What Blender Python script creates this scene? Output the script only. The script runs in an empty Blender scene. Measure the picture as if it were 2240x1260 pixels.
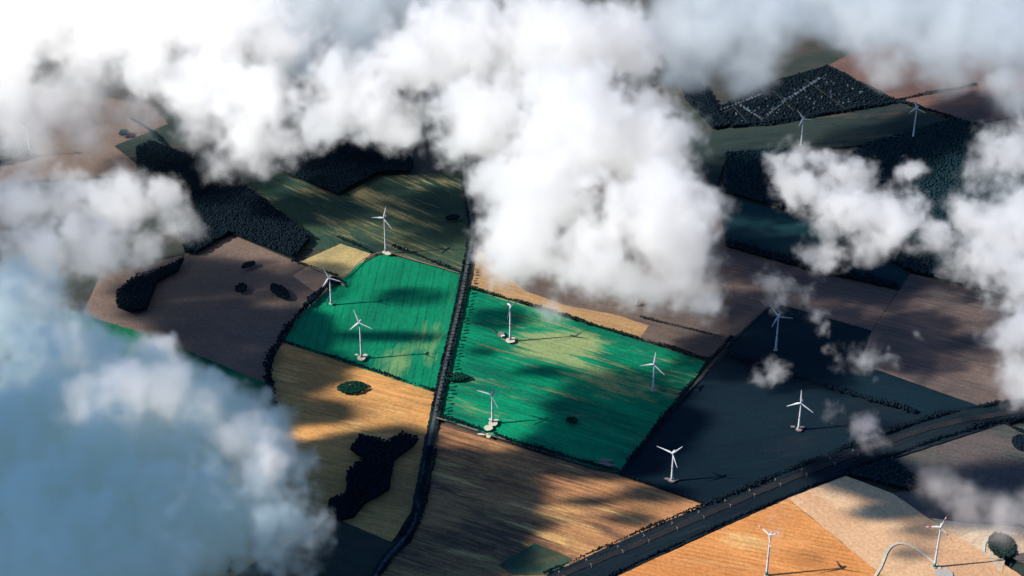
import bpy, bmesh, math, random
import numpy as np
from mathutils import Vector, Matrix

random.seed(7)
RNG = np.random.default_rng(7)
sc = bpy.context.scene
COL = sc.collection

# ------------------------------------------------------------------ camera
F = 4450.0; TH = math.radians(35); H = 2680.0      # focal length in photo pixels, depression, altitude
CAM = np.array([0, -H / math.tan(TH), H])
FW = np.array([0, math.cos(TH), -math.sin(TH)]); UP = np.array([0, math.sin(TH), math.cos(TH)]); RT = np.array([1., 0, 0])

def U(x, y, z=0.0):
    """photo measurement -> point of the place at altitude z"""
    d = FW + RT * (x - 1120) / F - UP * (y - 630) / F
    return CAM + d * ((z - CAM[2]) / d[2])

def U2(x, y, z=0.0):
    p = U(x, y, z); return (float(p[0]), float(p[1]))

cd = bpy.data.cameras.new('camera')
cd.sensor_width = 36; cd.lens = 36 * F / 2240
cd.clip_start = 5; cd.clip_end = 80000
cam = bpy.data.objects.new('camera', cd); COL.objects.link(cam)
cam.location = CAM; cam.rotation_euler = (math.radians(90) - TH, 0, 0)
sc.camera = cam

# ------------------------------------------------------------------ object helpers
def meta(o, label=None, cat=None, group=None, kind=None):
    if label: o['label'] = label
    if cat: o['category'] = cat
    if group: o['group'] = group
    if kind: o['kind'] = kind
    return o

def mesh_obj(name, verts, faces, mats, parent=None, smooth=False, mat_idx=None):
    me = bpy.data.meshes.new(name)
    me.from_pydata([tuple(map(float, v)) for v in verts], [], [tuple(map(int, f)) for f in faces])
    if not isinstance(mats, (list, tuple)): mats = [mats]
    for m in mats: me.materials.append(m)
    if mat_idx is not None: me.polygons.foreach_set('material_index', mat_idx)
    if smooth: me.polygons.foreach_set('use_smooth', [True] * len(me.polygons))
    me.update()
    o = bpy.data.objects.new(name, me); COL.objects.link(o)
    if parent: o.parent = parent
    return o

def empty(name, loc):
    o = bpy.data.objects.new(name, None); COL.objects.link(o); o.location = loc
    o.empty_display_size = 5
    return o

class MB:
    def __init__(s): s.v = []; s.f = []; s.m = []
    def add(s, v, f, m=0):
        b = len(s.v); s.v += [tuple(p) for p in v]; s.f += [tuple(i + b for i in q) for q in f]; s.m += [m] * len(f)
    def box(s, c, d, rz=0, m=0):
        R = Matrix.Rotation(rz, 3, 'Z')
        v = [Vector(c) + R @ Vector((sx * d[0] / 2, sy * d[1] / 2, sz * d[2] / 2)) for sx in (-1, 1) for sy in (-1, 1) for sz in (-1, 1)]
        s.add(v, [(0, 1, 3, 2), (4, 6, 7, 5), (0, 4, 5, 1), (2, 3, 7, 6), (0, 2, 6, 4), (1, 5, 7, 3)], m)
    def tube(s, pts, radii, n=12, m=0, flat=None):
        """rings along pts; flat = (axis vector, ratio) squashes the section"""
        pts = [Vector(p) for p in pts]; rings = []
        for i, p in enumerate(pts):
            d = (pts[min(i + 1, len(pts) - 1)] - pts[max(i - 1, 0)]).normalized()
            a = Vector((0, 0, 1)) if abs(d.z) < .9 else Vector((1, 0, 0))
            if flat: a = Vector(flat[0])
            u = (a - d * a.dot(d)).normalized(); w = d.cross(u)
            fr = flat[1] if flat else 1
            rings.append([p + (u * math.cos(t) * fr + w * math.sin(t)) * radii[i] for t in [2 * math.pi * k / n for k in range(n)]])
        v = [q for r in rings for q in r]; f = []
        for i in range(len(pts) - 1):
            for k in range(n):
                f.append((i * n + k, i * n + (k + 1) % n, (i + 1) * n + (k + 1) % n, (i + 1) * n + k))
        f.append(tuple(range(n))[::-1]); f.append(tuple((len(pts) - 1) * n + k for k in range(n)))
        s.add(v, f, m)
    def build(s, name, mats, parent=None, smooth=False):
        return mesh_obj(name, s.v, s.f, mats, parent, smooth, s.m)

# ------------------------------------------------------------------ materials
def new_mat(name):
    m = bpy.data.materials.new(name); m.use_nodes = True
    nt = m.node_tree; nt.nodes.clear()
    return m, nt
def N(nt, typ, **kw):
    n = nt.nodes.new(typ)
    for k, v in kw.items(): setattr(n, k, v)
    return n
def L(nt, a, b): nt.links.new(a, b)
def MATH(nt, op, a, b=None, c=None, clamp=False):
    n = nt.nodes.new('ShaderNodeMath'); n.operation = op; n.use_clamp = clamp
    for i, x in enumerate((a, b, c)):
        if x is None: continue
        if isinstance(x, (int, float)): n.inputs[i].default_value = x
        else: nt.links.new(x, n.inputs[i])
    return n.outputs[0]
def MIX(nt, fac, a, b, mode='MIX'):
    n = nt.nodes.new('ShaderNodeMix'); n.data_type = 'RGBA'; n.blend_type = mode
    for s, x in ((n.inputs[0], fac), (n.inputs[6], a), (n.inputs[7], b)):
        if isinstance(x, (int, float)): s.default_value = x
        elif isinstance(x, (tuple, list)): s.default_value = (*x[:3], 1)
        else: nt.links.new(x, s)
    return n.outputs[2]
def NOISE(nt, vec, scale, detail=4, rough=.55, dist=0):
    n = nt.nodes.new('ShaderNodeTexNoise'); n.inputs['Scale'].default_value = scale
    n.inputs['Detail'].default_value = detail; n.inputs['Roughness'].default_value = rough
    n.inputs['Distortion'].default_value = dist
    L(nt, vec, n.inputs['Vector']); return n.outputs['Fac']
def RAMP(nt, fac, lo, hi):
    n = nt.nodes.new('ShaderNodeMapRange'); n.inputs[1].default_value = lo; n.inputs[2].default_value = hi
    L(nt, fac, n.inputs[0]); return n.outputs[0]
def MAPP(nt, vec, rot=0, scale=(1, 1, 1), loc=(0, 0, 0)):
    n = nt.nodes.new('ShaderNodeMapping'); n.vector_type = 'POINT'
    n.inputs['Rotation'].default_value = (0, 0, rot); n.inputs['Scale'].default_value = scale; n.inputs['Location'].default_value = loc
    L(nt, vec, n.inputs['Vector']); return n.outputs[0]
def out_diffuse(nt, col, rough=1.0):
    b = N(nt, 'ShaderNodeBsdfPrincipled'); o = N(nt, 'ShaderNodeOutputMaterial')
    b.inputs['Roughness'].default_value = rough; b.inputs['Specular IOR Level'].default_value = 0.1 if rough > .8 else .4
    if isinstance(col, (tuple, list)): b.inputs['Base Color'].default_value = (*col, 1)
    else: L(nt, col, b.inputs['Base Color'])
    L(nt, b.outputs[0], o.inputs[0]); return b

def dir_px(x0, y0, x1, y1):
    a = U(x0, y0); b = U(x1, y1); return math.atan2(b[1] - a[1], b[0] - a[0])

_seed = [0]
def field_mat(name, a, b, third=None, direction=0, streak=.5, patch=1 / 160, tram=0, tramw=.16, tram_amt=.35, grain=.62, third_lo=.58, spot=None):
    """crop colour a/b in large patches, drawn out along the drilling direction, with tramlines"""
    m, nt = new_mat(name); _seed[0] += 1
    g = N(nt, 'ShaderNodeNewGeometry').outputs['Position']
    s = _seed[0] * 37.7
    rot = MAPP(nt, MAPP(nt, g, 0, (1, 1, 1), (s * 11, s * 7, 0)), -direction)
    big = NOISE(nt, MAPP(nt, rot, 0, (.45, 1, 1)), patch, 5, .6, .4)
    st = NOISE(nt, MAPP(nt, rot, 0, (.006, .13, .1)), 1.0, 5, .7)
    st2 = NOISE(nt, MAPP(nt, rot, 0, (.010, .15, .1)), 1.0, 4, .75)
    fac = MATH(nt, 'ADD', big, MATH(nt, 'MULTIPLY', MATH(nt, 'SUBTRACT', st, .5), streak))
    col = MIX(nt, RAMP(nt, fac, .38, .62), a, b)
    if third:
        t = NOISE(nt, MAPP(nt, rot, 0, (.3, 1, 1), (900, 70, 0)), patch * 1.4, 6, .65, .6)
        t = MATH(nt, 'ADD', t, MATH(nt, 'MULTIPLY', MATH(nt, 'SUBTRACT', st, .5), streak * .9))
        if spot:   # a worn, paler part of the field
            c0 = U(*spot[0]); q = MAPP(nt, g, 0, (1 / spot[1], 1 / spot[2], 0), (-c0[0] / spot[1], -c0[1] / spot[2], 0))
            ln = N(nt, 'ShaderNodeVectorMath'); ln.operation = 'LENGTH'; L(nt, q, ln.inputs[0])
            t = MATH(nt, 'ADD', t, MATH(nt, 'MULTIPLY', MATH(nt, 'SUBTRACT', 1.0, ln.outputs['Value'], clamp=True), spot[3]))
        col = MIX(nt, RAMP(nt, t, third_lo, third_lo + .14), col, third)
    fine = NOISE(nt, g, .17, 4, .9)
    k = MATH(nt, 'ADD', 1 - grain * .5 - streak * .3, MATH(nt, 'ADD', MATH(nt, 'MULTIPLY', RAMP(nt, fine, .3, .7), grain), MATH(nt, 'MULTIPLY', RAMP(nt, st2, .25, .75), streak * .6)))
    if tram:
        w = N(nt, 'ShaderNodeSeparateXYZ'); L(nt, rot, w.inputs[0])
        fr = MATH(nt, 'FRACT', MATH(nt, 'MULTIPLY', w.outputs[1], 1 / tram))
        line = MATH(nt, 'LESS_THAN', MATH(nt, 'ABSOLUTE', MATH(nt, 'SUBTRACT', fr, .5)), tramw / 2)
        line = MATH(nt, 'MULTIPLY', line, RAMP(nt, NOISE(nt, g, .02, 3), .35, .6))
        k = MATH(nt, 'MULTIPLY', k, MATH(nt, 'SUBTRACT', 1, MATH(nt, 'MULTIPLY', line, tram_amt)))
    kk = N(nt, 'ShaderNodeCombineXYZ')
    for i in range(3): L(nt, k, kk.inputs[i])
    col = MIX(nt, 1.0, col, kk.outputs[0], 'MULTIPLY')
    out_diffuse(nt, col)
    return m

def plain_mat(name, a, b, scale=.1, rough=1.0, detail=4):
    m, nt = new_mat(name)
    g = N(nt, 'ShaderNodeNewGeometry').outputs['Position']
    out_diffuse(nt, MIX(nt, RAMP(nt, NOISE(nt, g, scale, detail, .65), .35, .65), a, b), rough)
    return m

def leaf_mat(name, a, b):
    m, nt = new_mat(name)
    g = N(nt, 'ShaderNodeNewGeometry')
    r = g.outputs['Random Per Island']
    c = MIX(nt, r, a, b)
    c = MIX(nt, RAMP(nt, NOISE(nt, g.outputs['Position'], .35, 3, .7), .3, .7), c, tuple(x * .45 for x in a))
    out_diffuse(nt, c)
    return m

# ------------------------------------------------------------------ colours
GREEN_A = (.002, .26, .105); GREEN_B = (.004, .17, .085)
M = {}
M['ground'] = field_mat('ground_soil', (.10, .085, .07), (.05, .065, .055), direction=.3)
M['green_w'] = field_mat('green_crop_west', (.005, .32, .145), (.005, .20, .10), (.20, .38, .15), dir_px(1000, 620, 955, 860), .3, 1 / 190, tram=19, tramw=.17, tram_amt=.36, third_lo=.60, spot=((880, 800), 90, 130, .22))
M['green_e'] = field_mat('green_crop_east', (.003, .33, .145), (.004, .15, .085), (.32, .40, .17), dir_px(1000, 640, 1545, 795), .75, 1 / 150, third_lo=.56, spot=((1215, 765), 150, 75, .30))
M['green_n'] = field_mat('green_grass_north', (.06, .10, .062), (.03, .07, .052), (.42, .34, .15), dir_px(540, 420, 800, 540), .6, 1 / 150, third_lo=.53)  # third tone paints sunlit patches; the grass itself darkened in place of shade
M['tan_n'] = field_mat('tan_stubble_north', (.62, .46, .20), (.45, .36, .16), None, dir_px(650, 570, 740, 540), .3, 1 / 60)
M['orange_w'] = field_mat('orange_stubble_west', (.92, .44, .14), (.52, .27, .10), (.98, .62, .23), dir_px(620, 800, 955, 880), .7, 1 / 130)
M['dark_sw'] = field_mat('dark_stubble', (.09, .09, .065), (.05, .07, .06), None, dir_px(700, 1150, 860, 1195), .7, 1 / 130)
M['brown_s'] = field_mat('brown_stubble_south', (.62, .29, .12), (.16, .09, .06), (.85, .50, .18), dir_px(960, 1000, 1400, 1130), .9, 1 / 120)  # first tone brightened for sunlit patches, second darkened to deepen the cloud shadow
M['patch_green'] = field_mat('green_weeds', (.03, .11, .07), (.09, .10, .06), None, .3, .4, 1 / 60)
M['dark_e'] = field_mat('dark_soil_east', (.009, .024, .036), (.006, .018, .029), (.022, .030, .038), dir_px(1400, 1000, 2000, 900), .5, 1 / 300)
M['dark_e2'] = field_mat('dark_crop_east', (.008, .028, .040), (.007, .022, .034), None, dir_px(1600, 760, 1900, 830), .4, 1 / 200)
M['mauve'] = field_mat('mauve_soil', (.19, .135, .115), (.12, .098, .092), (.27, .18, .14), dir_px(1990, 620, 2240, 680), .6, 1 / 260, tram=14, tramw=.3, tram_amt=.15)
M['mauve_n'] = field_mat('brown_soil_north', (.20, .14, .11), (.12, .095, .085), (.52, .30, .15), dir_px(1180, 680, 1590, 790), .6, 1 / 170, third_lo=.66)
M['orange_n'] = field_mat('orange_stubble_north', (.55, .33, .15), (.40, .24, .12), None, dir_px(1180, 680, 1590, 790), .6, 1 / 120)
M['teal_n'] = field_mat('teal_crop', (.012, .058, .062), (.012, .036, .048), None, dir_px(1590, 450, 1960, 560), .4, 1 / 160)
M['olive_n'] = field_mat('olive_grass', (.045, .065, .055), (.028, .046, .045), (.12, .095, .075), dir_px(1600, 290, 1960, 240), .6, 1 / 160)
M['salmon'] = field_mat('salmon_soil', (.26, .15, .11), (.17, .10, .085), (.45, .24, .12), dir_px(1960, 225, 2240, 200), .6, 1 / 170)
M['brown_w'] = field_mat('brown_soil_west', (.25, .175, .135), (.19, .14, .11), (.12, .11, .095), dir_px(230, 640, 720, 620), .25, 1 / 120, third_lo=.6)
M['brown_lit'] = field_mat('sunlit_brown_soil', (.60, .36, .22), (.45, .28, .18), None, .4, .3, 1 / 60)  # lit copy of the brown soil, sunshine put into the colour
M['green_strip'] = field_mat('green_grass_strip', (.006, .19, .08), (.008, .10, .055), None, dir_px(200, 690, 590, 840), .5, 1 / 90)
M['orange_se'] = field_mat('orange_stubble_southeast', (.90, .38, .12), (.76, .29, .09), (.92, .52, .20), dir_px(1500, 1180, 1800, 1240), .6, 1 / 110, tram=11, tramw=.35, tram_amt=.22)
M['tan_se'] = field_mat('tan_stubble_southeast', (.86, .52, .28), (.76, .43, .23), (.90, .60, .35), dir_px(1720, 1095, 1925, 1262), .25, 1 / 130)
M['grey_se'] = field_mat('grey_green_stubble', (.085, .095, .085), (.16, .12, .11), (.035, .085, .075), dir_px(1955, 1010, 2240, 1080), .6, 1 / 110)
M['pale_se'] = field_mat('pale_stubble', (.85, .62, .40), (.66, .46, .30), (.3, .3, .2), .5, .3, 1 / 50)
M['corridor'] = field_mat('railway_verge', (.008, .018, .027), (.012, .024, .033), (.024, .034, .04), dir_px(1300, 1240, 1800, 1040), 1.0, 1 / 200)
M['gravel'] = plain_mat('pale_gravel', (.88, .78, .60), (.72, .60, .45), .25)
M['pinkpad'] = plain_mat('pink_gravel', (.34, .24, .21), (.22, .17, .16), .25)
M['track'] = plain_mat('worn_track', (.30, .22, .15), (.16, .14, .11), .05)
M['darktrack'] = plain_mat('dim_track', (.09, .085, .08), (.05, .055, .055), .05)
_m, _n = new_mat('asphalt')
_g = N(_n, 'ShaderNodeNewGeometry').outputs['Position']; _d = dir_px(1004, 680, 950, 920)
_y = N(_n, 'ShaderNodeSeparateXYZ'); L(_n, MAPP(_n, _g, -_d), _y.inputs[0])
_c = MIX(_n, RAMP(_n, NOISE(_n, MAPP(_n, _g, -_d, (.12, .5, 1)), 1.0, 3, .8), .4, .6), (.035, .045, .052), (.17, .18, .18))
out_diffuse(_n, _c); M['asphalt'] = _m
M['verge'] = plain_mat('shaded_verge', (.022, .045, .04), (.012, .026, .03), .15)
M['ballast'] = plain_mat('rail_ballast', (.045, .040, .042), (.022, .028, .036), .02)
M['steel'] = plain_mat('rail_steel', (.09, .085, .085), (.06, .06, .06), .2, .5)
M['leaf'] = leaf_mat('tree_leaves', (.025, .060, .045), (.012, .032, .032))
M['leaf_dark'] = leaf_mat('dark_wood_leaves', (.013, .030, .044), (.008, .020, .033))
M['leaf_teal'] = leaf_mat('teal_wood_leaves', (.022, .066, .082), (.012, .040, .056))
M['leaf_green'] = leaf_mat('bright_leaves', (.008, .075, .045), (.005, .045, .032))
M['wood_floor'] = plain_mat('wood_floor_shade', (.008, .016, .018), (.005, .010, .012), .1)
M['bark'] = plain_mat('bark', (.07, .05, .04), (.04, .03, .025), .5)
M['white'] = plain_mat('turbine_white_paint', (.86, .86, .85), (.82, .82, .82), .05, .45)
M['red'] = plain_mat('turbine_red_paint', (.70, .09, .05), (.62, .07, .04), .2, .45)
M['rust'] = plain_mat('tower_flange_ring', (.30, .17, .13), (.24, .14, .11), .5, .6)
M['greenpaint'] = plain_mat('tower_foot_green_paint', (.05, .25, .14), (.04, .22, .12), .5, .5)
M['concrete'] = plain_mat('concrete', (.62, .56, .50), (.48, .43, .38), .5)
M['cabin'] = plain_mat('cabin_render', (.75, .75, .74), (.66, .66, .65), .5)
M['hut_wall'] = plain_mat('hut_wall', (.16, .18, .22), (.10, .11, .14), .02)
M['hut_roof'] = plain_mat('hut_roof', (.11, .15, .19), (.04, .06, .09), .02)

# ------------------------------------------------------------------ setting: ground and fields
S = 40000
ground = mesh_obj('ground', [(-S, -S, 0), (S, -S, 0), (S, S, 0), (-S, S, 0)], [(0, 1, 2, 3)], M['ground'])
meta(ground, kind='structure')

def smooth_poly(pts, closed=True, n=0):
    return pts

def sheet(name, px, mat, z, kind='structure', jitter=0.8):
    """a flat field from its corners; long edges are broken up a little"""
    P = [U2(*p) for p in px]; out = []
    for i in range(len(P)):
        a = np.array(P[i]); b = np.array(P[(i + 1) % len(P)]); d = np.linalg.norm(b - a)
        k = max(1, int(d / 14)); nrm = np.array([-(b - a)[1], (b - a)[0]]) / max(d, 1e-6)
        for j in range(k):
            q = a + (b - a) * j / k
            if j: q = q + nrm * random.uniform(-jitter, jitter)
            out.append((q[0], q[1], z))
    bm = bmesh.new(); vs = [bm.verts.new(v) for v in out]; f = bm.faces.new(vs)
    if f.normal.z < 0: f.normal_flip()
    bm.normal_update()
    if f.normal.z < 0: bmesh.ops.reverse_faces(bm, faces=[f])
    bmesh.ops.triangulate(bm, faces=bm.faces[:])
    me = bpy.data.meshes.new(name); bm.to_mesh(me); bm.free(); me.materials.append(mat)
    o = bpy.data.objects.new(name, me); COL.objects.link(o)
    return meta(o, kind=kind)

def catmull(P, step=6):
    P = [np.array(p, float) for p in P]; out = []
    for i in range(len(P) - 1):
        p0 = P[max(i - 1, 0)]; p1 = P[i]; p2 = P[i + 1]; p3 = P[min(i + 2, len(P) - 1)]
        n = max(1, int(np.linalg.norm(p2 - p1) / step))
        for j in range(n):
            t = j / n
            out.append(.5 * ((2 * p1) + (-p0 + p2) * t + (2 * p0 - 5 * p1 + 4 * p2 - p3) * t * t + (-p0 + 3 * p1 - 3 * p2 + p3) * t ** 3))
    out.append(P[-1]); return out

def strip(name, px, width, mat, z, kind='structure', wob=.15, step=8, gaps=None):
    P = catmull([U2(*p) for p in px], step); v = []; f = []
    for i, p in enumerate(P):
        d = P[min(i + 1, len(P) - 1)] - P[max(i - 1, 0)]; d = d / max(np.linalg.norm(d), 1e-9); n = np.array([-d[1], d[0]])
        w = width / 2 * (1 + random.uniform(-wob, wob))
        v += [(*(p + n * w), z), (*(p - n * w), z)]
        if i and not (gaps and gaps(i)): k = 2 * i; f.append((k - 1, k + 1, k, k - 2))
    o = mesh_obj(name, v, f, mat); return meta(o, kind=kind)

Z = [0.3]
def field(px, mat, dz=.3):
    Z[0] += dz; return sheet('field', px, M[mat], Z[0])

field([(-300, 120), (330, 230), (420, 330), (310, 380), (-300, 420)], 'brown_w')
field([(250, 320), (420, 250), (640, 300), (612, 375), (535, 412), (430, 345), (330, 385)], 'olive_n')
field([(530, 412), (620, 372), (735, 435), (830, 385), (1012, 378), (1030, 520), (1008, 602), (880, 562), (840, 555), (660, 545), (680, 525)], 'green_n')
field([(655, 575), (745, 534), (812, 556), (790, 577), (745, 614)], 'tan_n')
field([(180, 690), (220, 600), (400, 560), (510, 515), (640, 572), (738, 612), (725, 628), (650, 700), (605, 760), (588, 800), (592, 850), (350, 745)], 'brown_w')
field([(640, 605), (672, 585), (738, 612), (722, 632), (690, 640)], 'brown_lit')
field([(150, 680), (350, 742), (592, 846), (612, 935), (300, 900), (60, 760)], 'green_strip')
field([(588, 800), (620, 752), (955, 862), (938, 960), (900, 1120), (850, 1200), (800, 1300), (700, 1400), (300, 1450), (440, 1150), (520, 1000), (612, 935)], 'orange_w')
field([(690, 1160), (720, 1130), (862, 1190), (845, 1215), (790, 1310), (560, 1500), (200, 1500), (560, 1230)], 'dark_sw')
field([(725, 628), (745, 612), (790, 577), (835, 558), (885, 568), (1007, 603), (955, 862), (620, 752), (650, 700)], 'green_w')
field([(1020, 632), (1180, 680), (1400, 748), (1548, 795), (1480, 882), (1352, 1036), (1300, 1026), (1075, 958), (962, 920), (998, 740)], 'green_e')
field([(1016, 380), (1240, 300), (1620, 480), (1600, 548), (1604, 745), (1550, 790), (1400, 745), (1180, 676), (1024, 630), (1032, 520)], 'mauve_n')
field([(1028, 540), (1060, 560), (1150, 640), (1240, 672), (1340, 690), (1420, 715), (1400, 742), (1180, 676), (1026, 630)], 'orange_n')
field([(958, 926), (1075, 964), (1300, 1032), (1352, 1042), (1545, 1110), (1330, 1205), (1200, 1266), (900, 1460), (500, 1560), (805, 1290), (850, 1225), (900, 1190), (935, 1060)], 'brown_s')
field([(1170, 1192), (1252, 1226), (1210, 1262), (1120, 1262), (1090, 1240)], 'patch_green')
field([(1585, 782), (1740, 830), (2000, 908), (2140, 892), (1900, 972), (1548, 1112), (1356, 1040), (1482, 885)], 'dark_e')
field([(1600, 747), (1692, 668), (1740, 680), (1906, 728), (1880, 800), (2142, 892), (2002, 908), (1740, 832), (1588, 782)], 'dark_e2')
field([(1990, 603), (2500, 700), (2500, 850), (2240, 884), (2142, 893), (1880, 800), (1906, 730), (1964, 642)], 'mauve')
field([(1588, 545), (1964, 640), (1906, 728), (1740, 680), (1692, 668), (1600, 745)], 'mauve')
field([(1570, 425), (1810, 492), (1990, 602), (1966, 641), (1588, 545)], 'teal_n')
field([(1500, 300), (1600, 283), (1960, 226), (2085, 268), (1890, 322), (1590, 345), (1560, 430), (1480, 400)], 'olive_n')
field([(1808, 150), (1900, 100), (2500, 120), (2500, 330), (2090, 268), (1958, 226)], 'salmon')
field([(1330, 1275), (1722, 1096), (1925, 1262), (2080, 1400), (2300, 1700), (700, 1700), (950, 1460)], 'orange_se')
field([(1722, 1096), (1850, 1047), (1950, 1085), (2060, 1150), (2300, 1310), (2700, 1700), (2300, 1700), (2080, 1400), (1925, 1262)], 'tan_se')
field([(1952, 1012), (2195, 934), (2500, 980), (2500, 1300), (2240, 1240), (2030, 1140), (1952, 1086), (2026, 1068)], 'grey_se')
field([(2035, 1140), (2110, 1150), (2230, 1158), (2300, 1200), (2200, 1225), (2190, 1262), (2150, 1215)], 'pale_se')
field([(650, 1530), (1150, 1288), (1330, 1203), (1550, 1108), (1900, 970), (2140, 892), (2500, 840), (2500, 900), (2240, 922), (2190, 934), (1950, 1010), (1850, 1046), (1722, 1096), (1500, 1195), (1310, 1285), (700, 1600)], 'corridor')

# ------------------------------------------------------------------ roads, tracks, railway
LANE = [(1012, 330), (1016, 395), (1026, 450), (1033, 500), (1030, 540), (1018, 610), (1004, 680), (985, 760), (965, 850), (950, 920), (936, 990), (918, 1090), (905, 1150), (880, 1190), (845, 1230), (805, 1290), (700, 1400), (560, 1530)]
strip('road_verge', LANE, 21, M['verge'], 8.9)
strip('road', LANE, 6.5, M['asphalt'], 9.2, wob=.03)
strip('path', [(748, 616), (768, 600), (790, 578), (820, 562), (848, 558), (885, 569), (1005, 604)], 3.6, M['track'], 8.95)
strip('path', [(955, 921), (1000, 935), (1075, 961), (1200, 1000), (1300, 1032), (1340, 1040), (1362, 1032), (1400, 985), (1480, 892), (1602, 752), (1692, 668)], 3.0, M['darktrack'], 9.3)
strip('path', [(955, 921), (975, 927), (1000, 935), (1075, 959), (1130, 976), (1200, 998)], 4.2, M['track'], 9.45, gaps=lambda i: (i // 3) % 3 == 1)
strip('path', [(1908, 1275), (1925, 1248), (1940, 1212), (1956, 1198), (1975, 1196), (2000, 1206), (2040, 1236), (2056, 1252)], 5.5, M['gravel'], 9.1, wob=.05)
strip('path', [(1436, 851), (1480, 866)], 3.0, M['track'], 9.1)
strip('path', [(1588, 432), (1700, 462), (1800, 490)], 2.2, M['darktrack'], 9.1)
strip('path', [(1944, 303), (1990, 311)], 6.0, M['pinkpad'], 9.1)
strip('path', [(735, 620), (745, 623), (752, 632)], 7, M['track'], 9.1)
strip('path', [(1010, 710), (1040, 712), (1070, 722), (1092, 742), (1110, 750)], 2.4, M['darktrack'], 9.1)
strip('path', [(2150, 1215), (2152, 1195), (2168, 1180), (2195, 1172), (2225, 1178)], 6, M['gravel'], 9.3)

rail_px = [(650, 1560), (1190, 1285), (1340, 1220), (1550, 1130), (1700, 1066), (1900, 990), (2100, 928), (2500, 872)]
strip('railway_ballast', rail_px, 15, M['ballast'], 9.5)
def offset_px_line(px, off):
    P = catmull([U2(*p) for p in px], 20); out = []
    for i, p in enumerate(P):
        d = P[min(i + 1, len(P) - 1)] - P[max(i - 1, 0)]; d = d / np.linalg.norm(d); out.append(p + np.array([-d[1], d[0]]) * off)
    return out
def ribbon(name, pts, w, mat, z, h=0.3):
    v = []; f = []
    for i, p in enumerate(pts):
        d = pts[min(i + 1, len(pts) - 1)] - pts[max(i - 1, 0)]; d = d / np.linalg.norm(d); n = np.array([-d[1], d[0]])
        v += [(*(p + n * w / 2), z), (*(p - n * w / 2), z), (*(p + n * w / 2), z + h), (*(p - n * w / 2), z + h)]
        if i:
            k = 4 * i; f += [(k - 2, k - 1, k + 3, k + 2), (k - 4, k - 2, k + 2, k), (k - 1, k - 3, k + 1, k + 3)]
    return mesh_obj(name, v, f, mat)
for off in (-5.5, 0, 5.5):
    for r in (-.75, .75):
        meta(ribbon('rail', offset_px_line(rail_px, off + r), .25, M['steel'], 9.7), kind='structure')

def pad(px, py, parts, mat='gravel', z=9.25, k_=.8):
    """irregular gravel stand: parts = list of (dx, dy, rx, ry) in metres"""
    c = U2(px, py); mb = MB()
    for k, (dx, dy, rx, ry) in enumerate(parts):
        dx *= k_; dy *= k_; rx *= k_; ry *= k_; n = 18; v = [(c[0] + dx, c[1] + dy, z + k * .12)]
        for i in range(n):
            a = 2 * math.pi * i / n; r = 1 + random.uniform(-.09, .09)
            v.append((c[0] + dx + rx * r * math.cos(a), c[1] + dy + ry * r * math.sin(a), z + k * .12))
        mb.add(v, [(0, i + 1, (i + 1) % n + 1) for i in range(n)])
    o = mb.build('gravel_pad', M[mat]); return meta(o, kind='structure')
pad(844, 557, [(0, -4, 11, 9), (8, -12, 9, 7)])
pad(791, 788, [(0, -4, 11, 13), (-14, 10, 5, 4), (10, 8, 6, 6)])
pad(1116, 751, [(0, -2, 13, 12), (8, 6, 7, 6)]); pad(1096, 738, [(0, 0, 9, 13), (6, -10, 5, 5)], 'pinkpad')
pad(1077, 931, [(2, -4, 12, 12), (10, 6, 7, 7), (-4, 12, 6, 5)]); pad(1068, 943, [(0, 0, 12, 12)]); pad(1060, 957, [(0, 0, 20, 4), (10, -8, 6, 8)])
pad(1469, 1058, [(0, 0, 10, 9), (-12, 6, 7, 4), (12, 2, 6, 3)], 'pinkpad'); pad(1746, 945, [(0, -4, 9, 8), (-14, 8, 7, 4), (10, 6, 6, 4)], 'pinkpad')
pad(1393, 671, [(0, 0, 12, 8)], 'pinkpad'); pad(1325, 1017, [(0, 6, 20, 5), (-4, -6, 16, 5), (10, -14, 14, 5)], 'pinkpad')
pad(2064, 1262, [(0, 0, 22, 16)], 'concrete')

# ------------------------------------------------------------------ vegetation
def ico(sub=1):
    bm = bmesh.new(); bmesh.ops.create_icosphere(bm, subdivisions=sub, radius=1)
    v = np.array([x.co[:] for x in bm.verts]); f = np.array([[x.index for x in q.verts] for q in bm.faces]); bm.free(); return v, f
ICO1, ICOF1 = ico(1); ICO2, ICOF2 = ico(2)

def crowns_mesh(name, pts, rad, hgt, mat, parent=None, kind=None, base=9.0):
    """many leafy crowns as one mesh. pts Nx2, rad N, hgt N (height of crown centre)"""
    V = []; Fc = []; b = 0
    nv = len(ICO1)
    for (x, y), r, h in zip(pts, rad, hgt):
        j = 1 + RNG.uniform(-.28, .28, (nv, 1))
        v = ICO1 * j * np.array([r, r, r * RNG.uniform(.75, 1.15)]) + np.array([x, y, base + h])
        V.append(v); Fc.append(ICOF1 + b); b += nv
    V = np.concatenate(V); Fc = np.concatenate(Fc)
    me = bpy.data.meshes.new(name)
    me.vertices.add(len(V)); me.vertices.foreach_set('co', V.ravel())
    me.loops.add(len(Fc) * 3); me.loops.foreach_set('vertex_index', Fc.ravel().astype(np.int32))
    me.polygons.add(len(Fc)); me.polygons.foreach_set('loop_start', np.arange(0, len(Fc) * 3, 3, dtype=np.int32))
    me.polygons.foreach_set('loop_total', np.full(len(Fc), 3, dtype=np.int32))
    me.materials.append(mat); me.update(calc_edges=True)
    o = bpy.data.objects.new(name, me); COL.objects.link(o)
    if parent: o.parent = parent
    return o

def in_poly(P, x, y):
    c = np.zeros(len(x), bool); n = len(P)
    for i in range(n):
        x0, y0 = P[i]; x1, y1 = P[(i + 1) % n]
        t = ((y0 > y) != (y1 > y)) & (x < (x1 - x0) * (y - y0) / (y1 - y0 + 1e-12) + x0); c ^= t
    return c

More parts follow.
